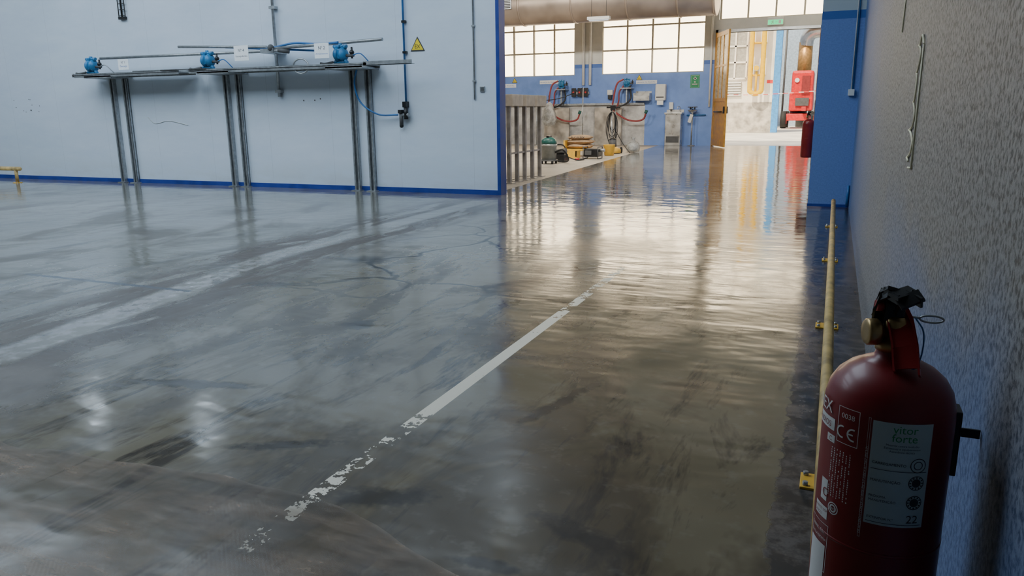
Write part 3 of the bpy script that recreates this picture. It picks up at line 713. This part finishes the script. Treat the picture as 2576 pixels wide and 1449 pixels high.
b=B('socket_box'); b.box((-7.02,YF-.1,1.62),(-6.84,YF-.001,1.78),MWP,bev=.01); b.box((-6.99,YF-.12,1.48),(-6.87,YF-.001,1.62),MBLK,bev=.01); b.done()
b=B('hanging_plastic_bag')
pr=[(.02,1.42),(.10,1.35),(.20,1.1),(.26,.85),(.18,.68),(.05,.62)]
b.lathe([(r,z) for r,z in pr][::-1],(-8.75,24.1,0),MPBAG,18)
b.sag((-9.2,24.1,1.5),(-7.6,24.1,1.85),.15,.012,MRUB)
b.cyl((-8.75,24.1,1.40),(-8.78,24.1,1.62),.01,MRUB,6)
for x,z in ((-9.2,1.5),(-7.6,1.85)): b.cyl((x,24.1,0),(x,24.1,z),.018,MGALV,8); b.lathe([(.12,0),(.12,.01),(.03,.03)],(x,24.1,0),MGALV,14)
b.done()

b=B('steel_stand_rack')
posts=[(-4.70,11.1),(-4.70,11.42),(-4.70,11.75),(-4.70,12.1),(-4.70,12.45),(-4.98,11.1),(-4.98,11.75),(-4.98,12.45)]
for x,y in posts:
    b.box((x-.028,y-.028,0.012),(x+.028,y+.028,1.19),MRAW); b.box((x-.08,y-.08,0),(x+.08,y+.08,.012),MRAW)
for y0,y1 in ((11.02,11.46),(11.60,11.98),(12.1,12.53)):
    b.box((-5.06,y0,1.19),(-4.86,y1,1.37),MCARD,bev=.008); b.box((-4.80,y0,1.19),(-4.60,y1,1.37),MCARD,bev=.008)
b.box((-4.72,11.05,.45),(-4.68,12.5,.48),MRAW); b.done()
b=B('wooden_rack')
for x in (-5.0,-5.75):
    for y in (10.35,10.85): b.box((x-.035,y-.035,0),(x+.035,y+.035,.86),MWOOD)
for z in (.25,.5,.84): b.box((-5.8,10.3,z),(-4.95,10.9,z+.04),MWOOD)
b.done()
b=B('plaster_sacks')
for i,z in enumerate((.955,1.06)): b.sack((-5.28,10.6,z),(.33,.22,.06),MPINK,.05*i,i)
b.done()
b=B('vacuum_cleaner'); c=(-5.69,15.65,0)
b.lathe([(.13,.07),(.155,.09),(.165,.36),(.175,.37),(.175,.39)],c,MVGREY,28)
b.lathe([(.178,.385),(.178,.41),(.165,.42)],c,MSTEEL,28)
b.lathe([(.168,.42),(.172,.46),(.15,.52),(.09,.56),(.04,.57)],c,MTEAL,28)
b.box((-5.72,15.55,.56),(-5.66,15.75,.60),MBLK,bev=.01)
for a in (0,1.57,3.14,4.71): 
    q=Vector((c[0]+math.cos(a+.78)*.17,c[1]+math.sin(a+.78)*.17,.035)); b.cyl(q-Vector((.015,0,0)),q+Vector((.015,0,0)),.035,MRUB,12); b.cyl(q,q+Vector((0,0,.06)),.012,MDGREY,6)
b.lathe([(.19,.06),(.2,.07),(.19,.09)],c,MDGREY,24)
b.tube(bez([(-5.53,15.6,.25),(-5.35,15.6,.30),(-5.28,15.75,.10),(-5.42,15.95,.03),(-5.62,16.05,.03)]),.02,MBLK,8)
b.done()
b=B('power_tools')
b.box((-5.95,16.4,.0),(-5.6,16.7,.16),MBLK,bev=.02); b.cyl((-5.85,16.5,.2),(-5.58,16.5,.24),.06,MDGREY,12); b.box((-5.9,16.5,.16),(-5.65,16.65,.26),MDGREY,bev=.02); b.tube(bez([(-5.9,16.6,.26),(-5.85,16.6,.36),(-5.7,16.6,.36),(-5.62,16.6,.26)]),.015,MBLK,8)
b.tube(bez([(-5.6,16.6,.1),(-5.4,16.7,.02),(-5.3,16.95,.02),(-5.5,17.1,.02)]),.012,MBLK,6); b.cyl((-5.45,16.9,.0),(-5.45,16.9,.05),.05,MRED2,12); b.done()
cart=bpy.data.objects.new('yellow_hand_cart',None); COL.objects.link(cart)
b=B('cart_frame'); b.box((-6.25,18.25,.14),(-5.55,18.9,.19),MYEL,bev=.01)
for x in (-6.2,-5.6): b.box((x-.03,18.27,.07),(x+.03,18.33,.14),MYEL); b.box((x-.03,18.8,.07),(x+.03,18.86,.14),MYEL)
for x in (-6.2,-5.6):
    for y in (18.3,18.83): b.cyl((x-.02,y,.05),(x+.02,y,.05),.05,MRUB,12)
b.box((-6.25,18.25,.19),(-6.21,18.9,.40),MYEL); b.done(cart)
b=B('cement_sacks')
for i,(x,z,rz) in enumerate(((-5.90,.25,.1),(-5.88,.36,-.1),(-5.90,.465,.05))): b.sack((x,18.56,z),(.30-.01*i,.24,.062),MBAG,rz,i)
b.text('FUGA-FIX',.085,lambda u,v:Vector((-6.08+u,18.30,.44+v)),MTEXTD)
b.done(cart)
b=B('yellow_bucket'); b.lathe([(.10,0),(.12,.01),(.145,.26),(.152,.27),(.145,.275),(.11,.02)],(-5.25,18.9,0),MYEL,24); b.done()
b=B('plastic_crate'); b.box((-5.98,17.55,0),(-5.68,17.85,.04),MYEL); b.box((-5.98,17.55,.04),(-5.95,17.85,.18),MYEL); b.box((-5.71,17.55,.04),(-5.68,17.85,.18),MYEL); b.box((-5.98,17.55,.04),(-5.68,17.58,.18),MYEL); b.box((-5.98,17.82,.04),(-5.68,17.85,.18),MYEL); b.done()
b=B('generator'); b.box((-5.46,17.4,.05),(-5.10,17.72,.24),MBLK,bev=.03); b.box((-5.42,17.38,.10),(-5.26,17.41,.20),MDGREY)
for x in (-5.46,-5.10):
    b.tube([(x,17.38,.012),(x,17.38,.28),(x,17.74,.28),(x,17.74,.012),(x,17.38,.012)],.012,MDGREY,6)
b.cyl((-5.10,17.55,.2),(-4.98,17.55,.2),.04,MGALV,10); b.done()
b=B('floor_polisher'); c=Vector((-5.42,19.85,0))
b.lathe([(.21,.02),(.22,.03),(.22,.10),(.19,.14),(.12,.17),(.10,.18)],c,MYEL,28); b.lathe([(.20,0),(.20,.02)],c,MBLK,28)
b.cyl(c+Vector((0,0,.17)),c+Vector((0,0,.36)),.10,MDGREY,20); b.sph(c+Vector((0,0,.36)),(.10,.10,.05),MBLK,16)
b.cyl(c+Vector((-.05,.15,.12)),c+Vector((-.12,.25,1.18)),.02,MGALV,10); b.cyl(c+Vector((.05,.15,.12)),c+Vector((-.02,.25,1.18)),.02,MGALV,10)
b.cyl(c+Vector((-.25,.25,1.2)),c+Vector((.12,.25,1.2)),.022,MBLK,10); b.box(c+Vector((-.14,.20,1.12)),c+Vector((0,.30,1.26)),MBLK,bev=.01)
for s in (-1,1): b.cyl(c+Vector((s*.16-.02,.28,.08)),c+Vector((s*.16+.02,.28,.08)),.08,MRUB,16)
for q in range(6):
    w=.08+.02*q; ln=.24+.04*q
    b.tube([c+Vector((-.07+math.sin(a)*w*(.7 if q%2 else 1),.19-.012*q,1.08-ln+math.cos(a)*ln)) for a in [i*2*math.pi/24 for i in range(24)]],.009,MBLK,6,closed=True)
b.sag(c+Vector((.05,.1,.6)),c+Vector((.45,.1,.02)),.05,.010,MBLK); b.done()
b=B('white_sack'); c=Vector((-5.05,20.6,0))
pr=[(.02,0),(.17,.02),(.19,.12),(.16,.24),(.09,.31),(.04,.34),(.07,.40)]
b.lathe(pr,c,MPBAG,14); b.sph(c+Vector((0,0,.14)),(.14,.13,.12),MPAPER,12); b.done()
b=B('leaning_panels')
for x in (-9.2,-7.4): b.box((x,YF-.22,0),(x+.9,YF-.13,1.22),MOUTC,bev=.01)
b.done()

# ------------------------------------------------------------------ yard outside the far door
b=B('wall_yard_building'); YO=40
b.box((-12,YO,1.45),(-2.75,YO+.3,7),MOUTW); b.box((-12,YO-.03,0),(-2.75,YO+.3,1.45),MOUTC); b.box((-.2,YO,0),(5,YO+.3,7),MOUTW); b.box((-2.75,YO,5.6),(-.2,YO+.3,7),MOUTW)
b.done()
MSHED=M('shed_blue_white',(.40,.50,.62),.6)
b=B('wall_yard_interior'); b.box((-6,56,0),(2,56.2,7),MSHED); b.box((-.2,YO+.3,0),(0,56,7),MSHED); b.box((-6,YO+.3,0),(-5.8,56,7),MSHED); b.done()
slab('trim_yard_door_jamb',(-2.95,YO-.12,0),(-2.65,YO+.35,5.6),M('light_blue_jamb',(.05,.26,.60),.4))
MYP=M('yard_pane',(.36,.34,.30),.2)
b=B('window_4'); b.box((-5.9,YO-.02,2.6),(-4.25,YO-.005,4.9),MYP)
for i in range(4): x=-5.9+.55*i; b.box((x-.04,YO-.08,2.6),(x+.04,YO-.02,4.9),MOUTW)
for i in range(4): z=2.6+.766*i; b.box((-5.9,YO-.08,z-.04),(-4.25,YO-.02,z+.04),MOUTW)
b.done()
b=B('louvre_vent'); b.box((-5.2,YO-.05,1.75),(-4.45,YO-.005,2.45),MYP)
for i in range(6): b.box((-5.2,YO-.12,1.78+i*.12),(-4.45,YO-.03,1.84+i*.12),MWP)
b.done()
b=B('gas_pipes'); y=YO-.5
b.tube(bez([(-4.0,y,7),(-4.0,y,4),(-4.0,y,2.2),(-3.95,y,1.95),(-3.72,y,1.85),(-3.5,y,1.95),(-3.45,y,2.2),(-3.45,y,4),(-3.45,y,7)],8),.115,MYELP,14)
b.cyl((-3.72,y,1.9),(-3.72,y,3.0),.05,MYELP,12); b.box((-3.85,y-.1,2.9),(-3.6,y+.1,3.2),MGALV,bev=.02); b.cyl((-3.72,y-.2,3.05),(-3.72,y+.1,3.05),.12,MYELP,14)
for z in (2.7,4.2): b.box((-4.12,y,z),(-3.35,YO,z+.06),MYELP)
b.done()
b=B('yard_notice'); b.box((-3.25,YO-.02,2.35),(-2.98,YO-.001,2.50),MRED2); b.done()
b=B('boom_lift'); cx,cy=-2.15,50.
for dx in (-.75,.75):
    for dy in (-1.1,1.1):
        b.cyl((cx+dx-.16,cy+dy,.5),(cx+dx+.16,cy+dy,.5),.5,MRUB,28); b.cyl((cx+dx-.18,cy+dy,.5),(cx+dx+.18,cy+dy,.5),.25,MRED2,16)
b.box((cx-.6,cy-1.5,.45),(cx+.6,cy+1.5,.85),MRED2,bev=.05); b.cyl((cx,cy,.85),(cx,cy,1.05),.5,MDGREY,24)
b.box((cx-.50,cy-1.3,1.0),(cx+.80,cy+1.2,2.1),MRED2,bev=.10); b.box((cx-.42,cy-1.35,1.9),(cx+.78,cy+.6,3.3),MRED2,bev=.16)
b.box((cx-.15,cy-1.42,1.3),(cx+.6,cy-1.36,1.75),MDGREY); b.box((cx+.15,cy-1.40,2.0),(cx+.6,cy-1.36,3.0),M('lift_dark_red',(.25,.02,.02),.5)); b.box((cx+.25,cy-2.2,1.0),(cx+.5,cy-1.3,1.25),MRED2,bev=.03)
b.cyl((cx-.12,cy-1.42,2.75),(cx-.12,cy-1.34,2.75),.13,MWP,16)
b.done()
b=B('brass_exhaust_duct'); b.cyl((-2.1,53,3.2),(-2.1,53,5.2),.42,MBRASSD,24); b.tube(bez([(-2.1,53,5.0),(-2.0,52.9,5.5),(-1.6,52.8,5.8),(-.6,52.8,5.85)]),.42,MSTEEL,20); b.cyl((-3.2,52,6.3),(-.4,52,6.3),.4,MBRASSD,20)
b.cyl((-2.1,53,0),(-2.1,53,3.2),.3,MDGREY,16); b.cyl((-3.2,52,0),(-3.2,52,6.3),.06,MDGREY,8); b.done()
b=B('barrier_tape'); n=26
for i in range(n):
    x0=-5.0+i*4.4/n; x1=x0+4.4/n; f=lambda x:1.72-.10*math.sin((x+5.0)/4.4*math.pi)
    b.box((x0,29.,min(f(x0),f(x1))-.006),(x1,29.005,max(f(x0),f(x1))+.008),MRED2 if i%2 else MWP)
for x in (-5.0,-.6): b.cyl((x,29,0),(x,29,1.8),.03,MRED2,10); b.lathe([(.2,0),(.2,.04),(.04,.08)],(x,29,0),MRUB,16)
b.done()

# ------------------------------------------------------------------ daylight
w=bpy.data.worlds.new('sky'); scene.world=w; w.use_nodes=True; nt=w.node_tree; nt.nodes.clear()
bg=nt.nodes.new('ShaderNodeBackground'); bg.inputs[0].default_value=(.96,.95,.92,1); bg.inputs[1].default_value=1.8
ow=nt.nodes.new('ShaderNodeOutputWorld'); nt.links.new(bg.outputs[0],ow.inputs[0])
sd=bpy.data.lights.new('sun','SUN'); sd.energy=8; sd.angle=math.radians(1.5); sd.color=(1,.86,.62)
so=bpy.data.objects.new('sun',sd); so.rotation_euler=Vector((.35,.75,-1.)).to_track_quat('-Z','Y').to_euler(); so.location=(0,20,12); COL.objects.link(so)
